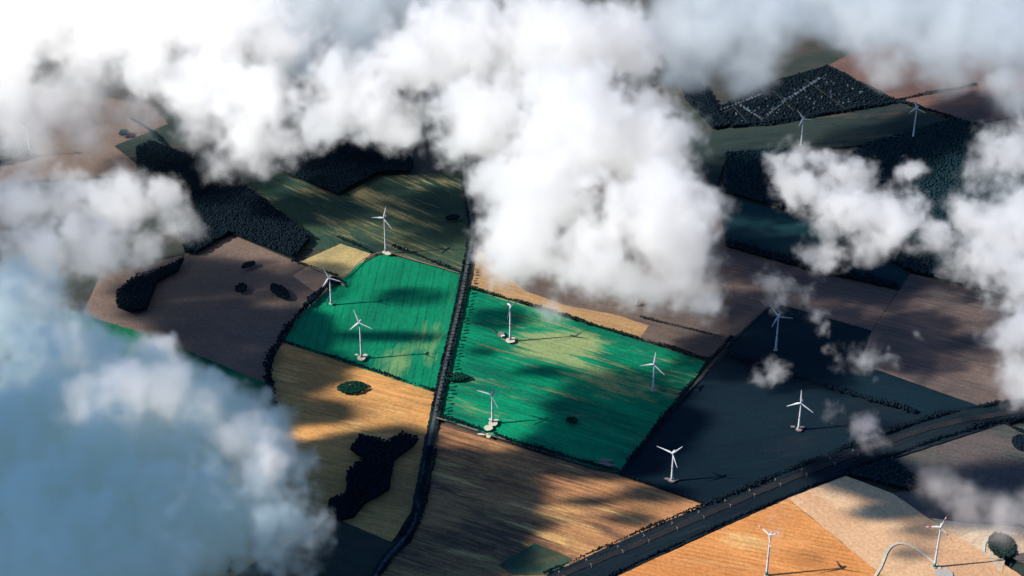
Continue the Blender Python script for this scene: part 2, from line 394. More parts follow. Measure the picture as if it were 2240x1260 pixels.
def wood(px, label, mat='leaf_dark', spacing=4.2, r=(2.0, 3.6), h=(5.5, 8.5), cat='wood', floor=True, paths=()):
    P = [U2(*p) for p in px]; A = np.array(P)
    x0, y0 = A.min(0); x1, y1 = A.max(0)
    gx, gy = np.meshgrid(np.arange(x0 - 6, x1 + 6, spacing), np.arange(y0 - 6, y1 + 6, spacing))
    gx = gx.ravel() + RNG.uniform(-.55, .55, gx.size) * spacing; gy = gy.ravel() + RNG.uniform(-.55, .55, gy.size) * spacing
    k = in_poly(P, gx, gy)
    for a_, b_ in paths:
        a_ = np.array(U2(*a_)); b_ = np.array(U2(*b_)); d_ = b_ - a_; L2 = (d_ ** 2).sum()
        tt = np.clip(((gx - a_[0]) * d_[0] + (gy - a_[1]) * d_[1]) / L2, 0, 1)
        k &= np.hypot(gx - a_[0] - tt * d_[0], gy - a_[1] - tt * d_[1]) > 6.5
    pts = np.stack([gx[k], gy[k]], 1); n = len(pts)
    o = crowns_mesh('wood', pts, RNG.uniform(*r, n), RNG.uniform(*h, n), M[mat])
    meta(o, label, cat, kind='stuff')
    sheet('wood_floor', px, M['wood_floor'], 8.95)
    return o

def hedge(px, width, label, mat='leaf', r=(2.2, 4.2), h=(1.5, 5), dens=1.0, name='hedge', group=None):
    P = catmull([U2(*p) for p in px], 2.0); pts = []; RR = []; HH = []; ph = random.uniform(0, 9); width *= .8
    for i, p in enumerate(P):
        d = P[min(i + 1, len(P) - 1)] - P[max(i - 1, 0)]; d = d / max(np.linalg.norm(d), 1e-9); n = np.array([-d[1], d[0]])
        for k in range(max(2, int(width / 3 * dens))):
            q = .5 + .28 * math.sin(i * .11 + ph) + .22 * math.sin(i * .037 + ph * 3) + random.gauss(0, .12)   # some stretches tall, some nearly gone
            if q < .10: continue
            q = min(1.25, max(.3, q + .25)); pts.append(p + n * random.gauss(0, width / 3.6 * (.5 + .5 * q)) + d * random.uniform(-2, 2))
            RR.append(random.uniform(*r) * .52 * q ** .5 + .3); HH.append(random.uniform(*h) * q * .8)
    m = len(pts)
    o = crowns_mesh(name, pts, RR, HH, M[mat])
    return meta(o, label, 'hedge', group)

def thicket(px, py, rx, ry, label, mat='leaf', cat='thicket', r=(1.9, 3.3), h=(1.5, 4.5), rot=0):
    c = np.array(U2(px, py)); n = max(8, int(math.pi * rx * ry / 4.5)); pts = []
    while len(pts) < n:
        a, b = RNG.uniform(-1, 1, 2)
        if a * a + b * b < 1:
            q = np.array([a * rx, b * ry]); q = np.array([q[0] * math.cos(rot) - q[1] * math.sin(rot), q[0] * math.sin(rot) + q[1] * math.cos(rot)])
            pts.append(c + q)
    o = crowns_mesh('thicket', pts, RNG.uniform(*r, n), RNG.uniform(*h, n), M[mat])
    return meta(o, label, cat)

wood([(300, 330), (330, 318), (400, 345), (430, 345), (535, 412), (680, 527), (643, 573), (505, 517), (430, 562), (405, 560), (380, 480), (300, 400)], 'long dark wood running diagonally beside the left cloud', 'leaf_dark')
wood([(255, 650), (300, 612), (370, 592), (405, 572), (392, 600), (345, 625), (322, 685), (290, 692), (258, 680)], 'dark club shaped wood at the left end of the brown field', 'leaf_dark')
wood([(605, 378), (640, 343), (760, 318), (860, 330), (905, 362), (895, 384), (830, 386), (740, 434)], 'dark pointed wood under the lower edge of the central cloud', 'leaf_dark')
wood([(765, 990), (788, 963), (812, 966), (848, 975), (880, 958), (917, 968), (905, 984), (862, 1016), (852, 1080), (800, 1110), (775, 1140), (740, 1148), (716, 1128), (722, 1102), (758, 1088), (760, 1040), (796, 1012)], 'black irregular wood in the orange stubble field left of the lane', 'leaf_dark')
wood([(1848, 1046), (1950, 1012), (1985, 1042), (2027, 1068), (1985, 1082), (1900, 1058)], 'dark wedge of trees just south of the railway', 'leaf_teal', h=(3, 9))
wood([(1588, 345), (1720, 332), (1760, 400), (1800, 488), (1580, 428)], 'mottled blue green wood left of the torn cloud', 'leaf_teal', spacing=5.2, r=(2.4, 4.4))
wood([(1888, 325), (2088, 270), (2260, 310), (2500, 400), (2500, 690), (2240, 668), (1992, 602), (1830, 520), (1800, 400)], 'large dark blue wood behind the torn cloud', 'leaf_teal', spacing=5.4, r=(2.4, 4.6))
wood([(1960, 640), (1966, 628), (1760, 578), (1588, 532), (1590, 547), (1760, 596)], 'narrow dark tree belt along the teal field', 'leaf_dark', spacing=6, r=(3, 5), h=(3, 7))
wood([(1480, 170), (1530, 190), (1570, 250), (1600, 282), (1560, 290), (1500, 225)], 'dark wood at the left tip of the allotments', 'leaf_dark')
AL = [((1560, 262), (1668, 212)), ((1650, 282), (1803, 172)), ((1622, 240), (1672, 272)), ((1690, 205), (1735, 248)), ((1760, 180), (1850, 246)), ((1600, 235), (1640, 282))]
wood([(1550, 250), (1700, 180), (1806, 150), (1958, 226), (1940, 236), (1800, 258), (1690, 280), (1600, 284)], 'dark tree cover among the allotment gardens', 'leaf_dark', spacing=7.5, r=(2.2, 4.0), h=(-.5, 2.5), paths=AL)
for a_, b_ in AL: strip('path', [a_, b_], 2.2, M['darktrack'], 9.4)
wood([(-60, 300), (50, 310), (70, 345), (0, 365), (-60, 360)], 'dark wood at the left edge above the lower cloud', 'leaf_teal')

thicket(770, 855, 31, 20, 'green oval thicket alone in the orange stubble field', 'leaf_green', rot=.15, r=(1.5, 2.6), h=(.4, 1.6))
thicket(528, 639, 13, 17, 'small round dark thicket in the brown field', 'leaf_dark')
thicket(613, 646, 34, 15, 'elongated dark thicket in the brown field', 'leaf_dark', rot=-.95)
thicket(544, 588, 17, 9, 'small slanting thicket in the upper part of the brown field', 'leaf_dark', rot=.7)
thicket(1250, 928, 11, 9, 'single dark clump of bushes in the east green field', 'leaf', r=(2, 3.5), h=(1, 3))
thicket(990, 484, 16, 9, 'dark clump of bushes in the north green field', 'leaf_dark', rot=.3)
thicket(272, 298, 12, 14, 'small dark clump seen through haze at upper left', 'leaf_teal')
thicket(2190, 1202, 25, 36, 'large round thicket ringed by a pale path', 'leaf', rot=0, r=(1.8, 3.4), h=(.5, 3))
thicket(2238, 978, 24, 26, 'dark round thicket at the right edge of the grey field', 'leaf_dark')
thicket(1000, 833, 24, 12, 'low thicket jutting from the lane into the east green field', 'leaf_green', r=(2, 4), h=(1, 3))
thicket(970, 372, 16, 9, 'dark clump by the northern end of the lane', 'leaf_dark', rot=-.3)
thicket(880, 372, 26, 22, 'rounded dark clump at the right end of the pointed wood', 'leaf_dark')
thicket(733, 622, 14, 9, 'bushes round the foot of the turbine at the brown field corner', 'leaf_dark', r=(2, 4), h=(1, 3))

hedge([(735, 618), (700, 648), (668, 680), (640, 712), (612, 750), (592, 790), (588, 830), (594, 870), (604, 910), (614, 945)], 18, 'tall curving hedge along the east side of the brown field', 'leaf_dark', r=(3, 6), h=(2, 8))
hedge([(612, 752), (700, 780), (800, 812), (880, 838), (950, 862)], 11, 'straight dark hedge between west green field and orange stubble', 'leaf_dark', h=(2, 6))
hedge([(860, 546), (900, 560), (950, 580), (1004, 602)], 11, 'dark hedge along the top of the west green field', 'leaf_dark', h=(2, 6))
hedge([(740, 526), (775, 540), (812, 558)], 9, 'short dark hedge above the tan stubble patch', 'leaf', h=(1, 4))
hedge([(640, 578), (680, 590), (738, 612)], 10, 'dark hedge between tan patch and brown field', 'leaf_dark', h=(2, 6))
hedge([(1022, 634), (1100, 656), (1180, 680), (1280, 712), (1400, 748), (1480, 772), (1548, 794)], 10, 'long uneven hedge along the north edge of the east green field', 'leaf', r=(2.6, 5), h=(2, 6))
hedge([(964, 918), (1000, 930), (1055, 948)], 11, 'short hedge between lane and turbine pad', 'leaf_dark', h=(2, 6))
hedge([(1082, 958), (1160, 984), (1250, 1010), (1310, 1028), (1350, 1036), (1366, 1026), (1400, 985), (1480, 884), (1550, 798), (1600, 746)], 12, 'long dark hedge round the south east corner of the east green field', 'leaf_dark', h=(2, 6))
hedge([(1356, 1046), (1420, 1066), (1490, 1090), (1548, 1112)], 9, 'dark hedge from the field corner down to the railway', 'leaf_dark', h=(2, 5))
hedge([(1590, 782), (1640, 798), (1690, 812), (1740, 830), (1800, 850), (1900, 880), (2000, 908)], 15, 'long straight tree belt across the dark fields', 'leaf_dark', r=(3, 6), h=(3, 8))
hedge([(1400, 700), (1500, 724), (1598, 748)], 6, 'thin hedge across the brown field north of the green field', 'leaf', r=(1.6, 3), h=(1, 3))
hedge([(1560, 1104), (1760, 1020), (1900, 966), (2060, 912), (2240, 882)], 14, 'dark tree belt on the far side of the railway', 'leaf_dark', h=(2, 7))
hedge([(1190, 1262), (1340, 1196), (1450, 1148), (1556, 1106)], 8, 'lower scrub belt on the far side of the railway', 'leaf_dark', h=(1, 4))
hedge([(1330, 1268), (1500, 1188), (1720, 1092), (1850, 1042)], 8, 'scrub belt between railway and orange stubble', 'leaf_dark', h=(1, 4))
hedge([(1850, 1038), (1950, 1002), (2080, 958), (2190, 928), (2300, 915)], 13, 'dark tree belt on the near side of the railway', 'leaf_dark', h=(2, 7))
hedge([(2195, 932), (2225, 948), (2300, 990)], 12, 'dark hedge leaving the railway at the right edge', 'leaf_dark')
hedge([(1600, 284), (1690, 272), (1800, 256), (1955, 230)], 12, 'dark tree belt along the foot of the allotments', 'leaf_dark', r=(3, 6), h=(3, 8))
hedge([(1806, 152), (1880, 188), (1958, 226), (2020, 245), (2090, 268)], 12, 'dark tree belt along the right side of the allotments', 'leaf_dark', r=(3, 5.5), h=(3, 7))
hedge([(1960, 226), (2020, 212), (2080, 202), (2135, 190)], 10, 'dark hedge across the reddish field at upper right', 'leaf_dark')
hedge([(2110, 285), (2180, 270), (2260, 256)], 9, 'thin dark hedge at the right edge above the cloud', 'leaf_dark')
hedge([(290, 268), (325, 290), (350, 315), (380, 340)], 9, 'dark hedge climbing out of the long wood', 'leaf_teal')
hedge([(572, 1062), (562, 1090), (548, 1115), (552, 1132), (575, 1134)], 8, 'ragged hedge seen through the lower left cloud', 'leaf', r=(2, 4))
hedge([(512, 1190), (505, 1225), (500, 1262)], 9, 'dark hedge seen through cloud at the bottom edge', 'leaf')
hedge([(940, 985), (925, 1060), (908, 1130), (880, 1180)], 14, 'shadowy scrub on the west side of the lane', 'leaf_dark', h=(1, 4))
hedge([(954, 990), (940, 1060), (924, 1130), (900, 1180), (860, 1225), (830, 1262)], 10, 'shadowy scrub on the east side of the lane', 'leaf_dark', h=(1, 4))

# roadside trees, each one with its trunk and crown
def tree(name, loc, hgt, rad, label, group, n=9):
    t = empty(name, loc); meta(t, label, 'tree', group)
    mb = MB(); mb.tube([(0, 0, -.2), (0.1, 0, hgt * .3), (0, .15, hgt * .62)], [.38, .28, .12], 7)
    for k in range(3):
        a = k * 2.1 + random.random(); mb.tube([(0, 0, hgt * .36), (math.cos(a) * rad * .55, math.sin(a) * rad * .55, hgt * .66)], [.16, .06], 5)
    mb.build('trunk', M['bark'], t)
    P = []; R_ = []; Hh = []
    for k in range(n):
        a = random.uniform(0, 6.28); q = random.uniform(0, .62) * rad
        P.append((math.cos(a) * q, math.sin(a) * q)); R_.append(rad * random.uniform(.36, .58)); Hh.append(hgt * random.uniform(.42, .88))
    crowns_mesh('crown', P, R_, Hh, M['leaf_dark'], t, base=0)
    return t
def copy_tree(t, loc, rz, s, label, group):
    r = t.copy(); COL.objects.link(r); r.location = loc; r.rotation_euler = (0, 0, rz); r.scale = (s, s, s)
    r['label'] = label; r['group'] = group
    for ch in t.children:
        c = ch.copy(); COL.objects.link(c); c.parent = r
    return r
lane = [(1026, 450), (1033, 500), (1030, 540), (1018, 610), (1004, 680), (985, 760), (965, 850), (953, 912)]
protos = []
for off, side in ((7.5, 'west'), (-7.5, 'east')):
    pts = offset_px_line(lane, 0)
    P = catmull([U2(*p) for p in lane], 2.0); acc = 0; last = P[0]; nxt = 10
    for i in range(1, len(P)):
        d = P[i] - P[i - 1]; acc += np.linalg.norm(d); d = d / max(np.linalg.norm(d), 1e-9)
        if acc < nxt: continue
        nxt = acc + (random.uniform(9, 13) if acc > 260 else random.uniform(16, 30))
        n = np.array([d[1], -d[0]]) * (-1); q = P[i] + n * (-off) * (1 if side == 'west' else 1) + n * random.uniform(-.8, .8)
        lab = 'small dark tree in the %s row of trees along the central lane' % side; grp = 'trees in the %s row along the lane' % side
        loc = (q[0], q[1], 9.0)
        if len(protos) < 5:
            protos.append(tree('roadside_tree', loc, random.uniform(12, 15), random.uniform(3.4, 4.4), lab, grp))
        else:
            copy_tree(random.choice(protos), loc, random.uniform(0, 6.28), random.uniform(.75, 1.2), lab, grp)

# ------------------------------------------------------------------ wind turbines
def blade_mesh(R, ang, tip_red, parent):
    """blade along +Z of the rotor, turned by ang in the rotor plane (local XZ), tapered and twisted"""
    n = 10; ts = [0, .04, .1, .2, .35, .5, .65, .8, .93, 1.0]
    chord = [1.0, 1.0, 1.4, 1.8, 1.6, 1.3, 1.05, .8, .55, .2]; thick = [1.1, 1.0, .75, .5, .38, .3, .24, .18, .12, .05]
    v = []; ca, sa = math.cos(ang), math.sin(ang); K = 10
    for t, c, th in zip(ts, chord, thick):
        tw = math.radians(18 * (1 - t) ** 2 + 3)
        for k in range(K):
            a = 2 * math.pi * k / K
            x = math.cos(a) * c * 1.15 + (c * .35 if t > .08 else 0); y = math.sin(a) * th * .9
            x, y = x * math.cos(tw) - y * math.sin(tw), x * math.sin(tw) + y * math.cos(tw)
            z = t * R; y -= .9 * t * t  # slight pre-bend
            v.append((x * ca + z * sa, y, -x * sa + z * ca))
    f = []; mi = []
    red = {5: 1, 7: 1, 8: 1} if tip_red else {}
    for i in range(len(ts) - 1):
        for k in range(K):
            f.append((i * K + k, i * K + (k + 1) % K, (i + 1) * K + (k + 1) % K, (i + 1) * K + k)); mi.append(red.get(i, 0))
    f.append(tuple((len(ts) - 1) * K + k for k in range(K))); mi.append(red.get(8, 0))
    return mesh_obj('blade', v, f, [M['white'], M['red']], parent, True, mi)

def turbine(px, py, hub, R, yaw, phase, label, tip_red=False, foot=False, ring=True):
    """yaw: heading of the rotor plane in degrees; phase: angle of the first blade from straight up, clockwise seen from the front"""
    b = U(px, py); t = empty('wind_turbine', (b[0], b[1], 9.0)); t.rotation_euler = (0, 0, math.radians(yaw))
    meta(t, label, 'wind turbine', 'white wind turbines among the fields')
    h = hub - 9.0 + 0
    mb = MB(); n = 9
    mb.tube([(0, 0, -1 + (h - .6) * i / n + (1 if i else 0)) for i in range(n + 1)], [2.5 - 1.25 * i / n for i in range(n + 1)], 20)
    tw = mb.build('tower', M['white'], t, True)
    if ring:
        mb = MB(); r = 2.5 - 1.25 * .42; mb.tube([(0, 0, h * .42), (0, 0, h * .42 + 1.6)], [r + .12, r + .12], 20)
        mb.build('flange_ring', M['rust'], tw, True)
    if foot:
        mb = MB(); mb.tube([(0, 0, 0), (0, 0, 9)], [2.66, 2.55], 20); mb.build('foot_band', M['greenpaint'], tw, True)
    mb = MB(); mb.tube([(0, 0, -.5), (0, 0, .6)], [5.2, 4.4], 20); mb.build('foundation', M['concrete'], t, False)
    mb = MB()   # nacelle: rounded box lofted along Y, rotor in front at -Y
    sec = [(-3.1, 1.25), (-2.2, 1.75), (0, 1.95), (4, 1.9), (6.6, 1.6), (7.4, 1.0)]
    v = []; K = 14
    for y, r in sec:
        for k in range(K):
            a = 2 * math.pi * k / K; ca, sa = math.cos(a), math.sin(a)
            q = 1 / (abs(ca) ** 4 + abs(sa) ** 4) ** .25
            v.append((ca * q * r, y, h + .9 + sa * q * r * .92))
    f = [(i * K + k, (i + 1) * K + k, (i + 1) * K + (k + 1) % K, i * K + (k + 1) % K) for i in range(len(sec) - 1) for k in range(K)]
    f += [tuple(range(K)), tuple((len(sec) - 1) * K + k for k in range(K))[::-1]]
    mesh_obj('nacelle', v, f, M['white'], t, True)
    hb = MB(); hb.tube([(0, -3.0, h + .9), (0, -4.0, h + .9), (0, -5.2, h + .9), (0, -6.0, h + .9)], [1.45, 1.5, 1.05, .3], 16)
    rotor = hb.build('rotor_hub', M['white'], t, True)
    for k in range(3):
        bl = blade_mesh(R, math.radians(phase + 120 * k), tip_red, rotor); bl.location = (0, -4.1, h + .9)
    return t
TT = [
 (844, 556, 103, 34, -30, 14, 'white wind turbine farthest up the green fields, on a pale pad by a hedge'),
 (725, 670, 80, 34, -25, 90, 'white wind turbine at the corner of the brown field, without a visible pad'),
 (791, 788, 103, 34, -22, -18, 'white wind turbine on a pale pad in the striped west green field'),
 (1116, 750, 102, 32, 50, 90, 'white wind turbine beside a white cabin in the east green field, nacelle seen side on'),
 (1077, 930, 82, 34, -33, 26, 'white wind turbine with a round gravel circle at its foot beside the hedge'),
 (1428, 860, 79, 34, -25, 6, 'white wind turbine near the right hand corner of the east green field'),
 (1469, 1057, 80, 35, -30, 38, 'white wind turbine in the dark field nearest the field corner and railway'),
 (1696, 772, 100, 33, -20, 82, 'white wind turbine rising from the dark green field under wisps of cloud'),
 (1746, 945, 79, 34, -25, -2, 'white wind turbine on a pink pad in the middle of the dark field'),
 (1676, 1265, 112, 35, -40, 50, 'wind turbine with faint red banded blades cut off by the bottom edge', True, True),
 (2043, 1247, 112, 35, -20, 14, 'wind turbine with red banded blades at the end of the looping track', True, True),
 (1996, 310, 100, 28, -35, 100, 'white wind turbine at upper right in front of the reddish field'),
 (1752, 322, 85, 28, -30, 80, 'faint wind turbine below the allotments, its foot lost in cloud'),
 (1393, 671, 79, 32, -30, 20, 'veiled wind turbine behind the lower edge of the central cloud'),
 (67, 342, 85, 28, -30, 40, 'faint wind turbine in haze at the left edge'),
]
for a in TT: turbine(*a)

# transformer cabin beside the fourth turbine
c = U2(1100, 744); t = empty('transformer_cabin', (c[0], c[1], 9.3)); meta(t, 'small white flat roofed cabin beside the turbine in the east green field', 'cabin')
mb = MB(); mb.box((0, 0, 1.6), (7, 5, 3.2), .3); mb.build('wall', M['cabin'], t)
mb = MB(); mb.box((0, 0, 3.4), (7.6, 5.6, .4), .3); mb.build('roof', M['white'], t)
mb = MB(); mb.box((1.2, -2.45, 1.2), (1.4, .15, 2.2), .3); mb.build('door', M['steel'], t)

# railway masts
mp = None; line = offset_px_line([(1230, 1268), (1340, 1220), (1550, 1130), (1700, 1066)], 9)
tot = len(line); sides = [9.5, -9.5]
k = 0
for s in (0, 1):
    line = offset_px_line([(1215, 1274), (1340, 1220), (1550, 1130), (1700, 1066), (1880, 998)], sides[s])
    for i in range(1, len(line) - 1, 3):
        p = line[i]; d = line[i + 1] - line[i - 1]; rz = math.atan2(d[1], d[0]) + (math.pi if s else 0)
        lab = 'pale overhead line mast on the %s side of the railway' % ('far' if s == 0 else 'near'); grp = 'railway masts on the %s side' % ('far' if s == 0 else 'near')
        if mp is None:
            mp = empty('railway_mast', (p[0], p[1], 9.5)); meta(mp, lab, 'mast', grp)
            mb = MB(); mb.tube([(0, 0, 0), (0, 0, 8.5)], [.3, .22], 6); mb.build('pole', M['concrete'], mp)
            mb = MB(); mb.tube([(0, 0, 7), (0, -4.2, 7.2)], [.16, .14], 5); mb.tube([(0, 0, 5.6), (0, -4.0, 6.2)], [.14, .12], 5); mb.build('bracket', M['concrete'], mp)
            mp.rotation_euler = (0, 0, rz)
        else:
            r = mp.copy(); COL.objects.link(r); r.location = (p[0], p[1], 9.5); r.rotation_euler = (0, 0, rz); r['label'] = lab; r['group'] = grp
            for ch in mp.children:
                c2 = ch.copy(); COL.objects.link(c2); c2.parent = r

# allotment huts
hut0 = None
def hut(px, py, rz, label, group, s=1.0):
    global hut0
    c = U2(px, py)
    if hut0 is None:
        hut0 = empty('garden_hut', (c[0], c[1], 9.2))
        mb = MB(); mb.box((0, 0, 1.2), (4.6, 3.6, 2.4)); mb.build('wall', M['hut_wall'], hut0)
        mb = MB(); mb.add([(-2.7, -2.2, 2.3), (2.7, -2.2, 2.3), (2.7, 2.2, 2.3), (-2.7, 2.2, 2.3), (-2.7, 0, 3.7), (2.7, 0, 3.7)],
                          [(0, 1, 5, 4), (2, 3, 4, 5), (0, 4, 3), (1, 2, 5), (0, 3, 2, 1)]); mb.build('roof', M['hut_roof'], hut0)
        r = hut0
    else:
        r = hut0.copy(); COL.objects.link(r)
        for ch in hut0.children:
            c2 = ch.copy(); COL.objects.link(c2); c2.parent = r
    r.location = (c[0], c[1], 9.2); r.rotation_euler = (0, 0, rz); r.scale = (s, s, s)
    meta(r, label, 'garden hut', group)
def hut_row(a, b, n, label, group, s=1.25):
    for i in range(n):
        t_ = (i + random.uniform(-.2, .2)) / max(1, n - 1)
        hut(a[0] + (b[0] - a[0]) * t_, a[1] + (b[1] - a[1]) * t_, dir_px(*a, *b) + random.choice((0, 1.57)), label, group, s)
hut_row((1578, 248), (1665, 214), 15, 'tiny pale garden hut in the upper left row of the allotments', 'huts in the upper left allotment row')
hut_row((1712, 232), (1792, 180), 15, 'tiny pale garden hut in the long bright row of the allotments', 'huts in the long allotment row', 1.6)
hut_row((1622, 240), (1668, 268), 9, 'tiny pale garden hut in the short row slanting down to the right', 'huts in the short slanting allotment row')
hut_row((1680, 258), (1712, 234), 8, 'tiny pale garden hut in the double row at the foot of the allotments', 'huts in the double allotment row')
AP = [(1575, 255), (1640, 225), (1700, 215), (1800, 165), (1930, 226), (1690, 262), (1620, 275)]
cnt = 0
while cnt < 90:
    x = random.uniform(1570, 1935); y = random.uniform(160, 276)
    if in_poly(AP, np.array([x]), np.array([y]))[0]:
        hut(x, y, random.uniform(0, 3), 'tiny pale garden hut scattered among the allotment trees', 'scattered allotment huts', random.uniform(.7, 1.15)); cnt += 1

# ------------------------------------------------------------------ clouds
def cloud_mat(name, dens, color=(1, 1, 1), emit=0.0, ecol=(.8, .9, 1), aniso=0.3):
    m, nt = new_mat(name)
    at = N(nt, 'ShaderNodeAttribute'); at.attribute_name = 'density'
    d = MATH(nt, 'MULTIPLY', at.outputs['Fac'], dens)
    v = N(nt, 'ShaderNodeVolumePrincipled'); o = N(nt, 'ShaderNodeOutputMaterial')
    v.inputs['Color'].default_value = (*color, 1); v.inputs['Density Attribute'].default_value = ''
    v.inputs['Anisotropy'].default_value = aniso
    L(nt, d, v.inputs['Density'])
    if emit:  # added glow stands in for light scattered many times inside the cloud
        v.inputs['Emission Color'].default_value = (*ecol, 1)
        L(nt, MATH(nt, 'MULTIPLY', d, emit), v.inputs['Emission Strength'])
    L(nt, v.outputs[0], o.inputs['Volume'])
    return m

def cloud(label, blobs, dens, voxel=4.8, amp=1.0, gain=1.35, nscale=1 / 110, warp=45, color=(1, 1, 1), emit=.13, ecol=(1, .965, .93), seed=0, rough=.70, bias=0.07, puff=.5, fray=1.4, core=1.8, iso=.3):
    """blobs: (x, y, altitude, rx, ry, rz, weight): lobes of the cloud, placed over the fields"""
    B = []
    for (x, y, z, rx, ry, rz, w) in blobs:
        B.append((U(x, y, z), (rx, ry, rz), w))
    lo = np.min([c - (np.array(r) * 1.3 + warp) for c, r, w in B], 0); hi = np.max([c + (np.array(r) * 1.3 + warp) for c, r, w in B], 0)
    lo[2] = max(lo[2], 30)
    mat = cloud_mat('cloud_vapour', dens, color, emit, ecol)
    g = bpy.data.node_groups.new('cloud_body', 'GeometryNodeTree')
    g.interface.new_socket('Geometry', in_out='INPUT', socket_type='NodeSocketGeometry')
    g.interface.new_socket('Geometry', in_out='OUTPUT', socket_type='NodeSocketGeometry')
    gi = g.nodes.new('NodeGroupInput'); go = g.nodes.new('NodeGroupOutput')
    vc = g.nodes.new('GeometryNodeVolumeCube')
    vc.inputs['Min'].default_value = tuple(lo); vc.inputs['Max'].default_value = tuple(hi)
    for k, nme in enumerate(('Resolution X', 'Resolution Y', 'Resolution Z')):
        vc.inputs[nme].default_value = max(8, int((hi[k] - lo[k]) / voxel))
    pos = g.nodes.new('GeometryNodeInputPosition').outputs[0]
    def vm(op, a, b=None, s=None):
        n = g.nodes.new('ShaderNodeVectorMath'); n.operation = op
        for i, x in enumerate((a, b)):
            if x is None: continue
            if isinstance(x, tuple): n.inputs[i].default_value = x
            else: g.links.new(x, n.inputs[i])
        if s is not None: n.inputs['Scale'].default_value = s
        return n
    def noise(vec, scale, det, rg=.55, off=(0, 0, 0)):
        n = g.nodes.new('ShaderNodeTexNoise'); n.inputs['Scale'].default_value = scale; n.inputs['Detail'].default_value = det; n.inputs['Roughness'].default_value = rg
        g.links.new(vm('ADD', vec, off).outputs[0], n.inputs['Vector']); return n
    w1 = noise(pos, 1 / 170, 3, .6, (seed * 311., seed * 97., 50.))
    p = vm('ADD', pos, vm('SCALE', vm('SUBTRACT', w1.outputs['Color'], (.5, .5, .5)).outputs[0], None, warp * 2).outputs[0]).outputs[0]
    acc = None
    for c, r, w in B:
        q = vm('DIVIDE', vm('SUBTRACT', p, tuple(map(float, c))).outputs[0], tuple(map(float, r)))
        ln = vm('LENGTH', q.outputs[0]).outputs['Value']
        d = MATH(g, 'MULTIPLY', MATH(g, 'SUBTRACT', 1.0, ln), float(w))
        acc = d if acc is None else MATH(g, 'SMOOTH_MAX', acc, d, .18)
    over = MATH(g, 'MAXIMUM', MATH(g, 'SUBTRACT', MATH(g, 'MULTIPLY', acc, -1.0), .08), 0.0)
    acc = MATH(g, 'SUBTRACT', acc, MATH(g, 'MULTIPLY', over, 5.0))
    fb = noise(p, nscale, 8, rough, (seed * 53., 7., seed * 19.)).outputs['Fac']
    f = MATH(g, 'ADD', MATH(g, 'MULTIPLY', acc, core), MATH(g, 'MULTIPLY', MATH(g, 'SUBTRACT', fb, .5), 2.9 * amp))
    vo = g.nodes.new('ShaderNodeTexVoronoi'); vo.inputs['Scale'].default_value = nscale * 1.9; vo.inputs['Detail'].default_value = 2; vo.inputs['Roughness'].default_value = .62
    vo.feature = 'F1'; g.links.new(vm('ADD', p, (seed * 77., 0., 31.)).outputs[0], vo.inputs['Vector'])
    f = MATH(g, 'ADD', f, MATH(g, 'MULTIPLY', MATH(g, 'SUBTRACT', .5, vo.outputs['Distance']), puff))
    n2 = noise(pos, 1 / 26, 4, .62, (seed * 13., 90., 5.)).outputs['Fac']
    f = MATH(g, 'ADD', f, MATH(g, 'MULTIPLY', MATH(g, 'SUBTRACT', n2, .5), fray))
    f = MATH(g, 'ADD', f, bias * 1.2)
    den = MATH(g, 'MULTIPLY', f, gain, clamp=True)
    den = MATH(g, 'SMOOTH_MIN', den, 1.0, .2)
    lf = noise(pos, 1 / 75, 3, .6, (seed * 29., 400., seed * 3.)).outputs['Fac']
    den = MATH(g, 'MULTIPLY', MATH(g, 'MULTIPLY', den, den), MATH(g, 'MULTIPLY', MATH(g, 'POWER', MATH(g, 'MULTIPLY', lf, 2.0), 2.2), 1.0))
    g.links.new(den, vc.inputs['Density'])
    sm = g.nodes.new('GeometryNodeSetMaterial'); sm.inputs['Material'].default_value = mat
    g.links.new(vc.outputs[0], sm.inputs[0]); g.links.new(sm.outputs[0], go.inputs[0])
    # the outline of the cloud as a closed mesh (a thin haze fills it), found where the vapour gets dense
    tmp = bpy.data.objects.new('cloud', bpy.data.meshes.new('cloud')); COL.objects.link(tmp)
    for k, nme in enumerate(('Resolution X', 'Resolution Y', 'Resolution Z')):
        vc.inputs[nme].default_value = max(8, int((hi[k] - lo[k]) / 14))
    v2m = g.nodes.new('GeometryNodeVolumeToMesh'); v2m.inputs['Threshold'].default_value = iso
    g.links.new(vc.outputs[0], v2m.inputs[0]); g.links.new(v2m.outputs[0], go.inputs[0])
    md = tmp.modifiers.new('cloud_body', 'NODES'); md.node_group = g
    dg = bpy.context.evaluated_depsgraph_get(); dg.update()
    me = bpy.data.meshes.new_from_object(tmp.evaluated_get(dg), depsgraph=dg)
    bpy.data.objects.remove(tmp)
    bm = bmesh.new(); bm.from_mesh(me); bm.verts.ensure_lookup_table()
    seen = set(); isl = []
    for v0 in bm.verts:
        if v0.index in seen: continue
        st = [v0]; seen.add(v0.index); cur = []
        while st:
            q = st.pop(); cur.append(q)
            for e in q.link_edges:
                r_ = e.other_vert(q)
                if r_.index not in seen: seen.add(r_.index); st.append(r_)
        isl.append(cur)
    isl.sort(key=len, reverse=True)
    for cur in isl[1:]: bmesh.ops.delete(bm, geom=cur, context='VERTS')
    bm.to_mesh(me); bm.free()
    me.name = 'cloud'; me.materials.clear(); me.materials.append(HAZE)
    o = bpy.data.objects.new('cloud', me); COL.objects.link(o); meta(o, label, 'cloud')
    # the vapour itself
    for k, nme in enumerate(('Resolution X', 'Resolution Y', 'Resolution Z')):
        vc.inputs[nme].default_value = max(8, int((hi[k] - lo[k]) / voxel))
    g.links.new(sm.outputs[0], go.inputs[0])
    vol = bpy.data.objects.new('vapour', bpy.data.volumes.new('vapour')); COL.objects.link(vol); vol.parent = o
    vol.data.materials.append(mat)
    md = vol.modifiers.new('cloud_body', 'NODES'); md.node_group = g
    pass
    return o
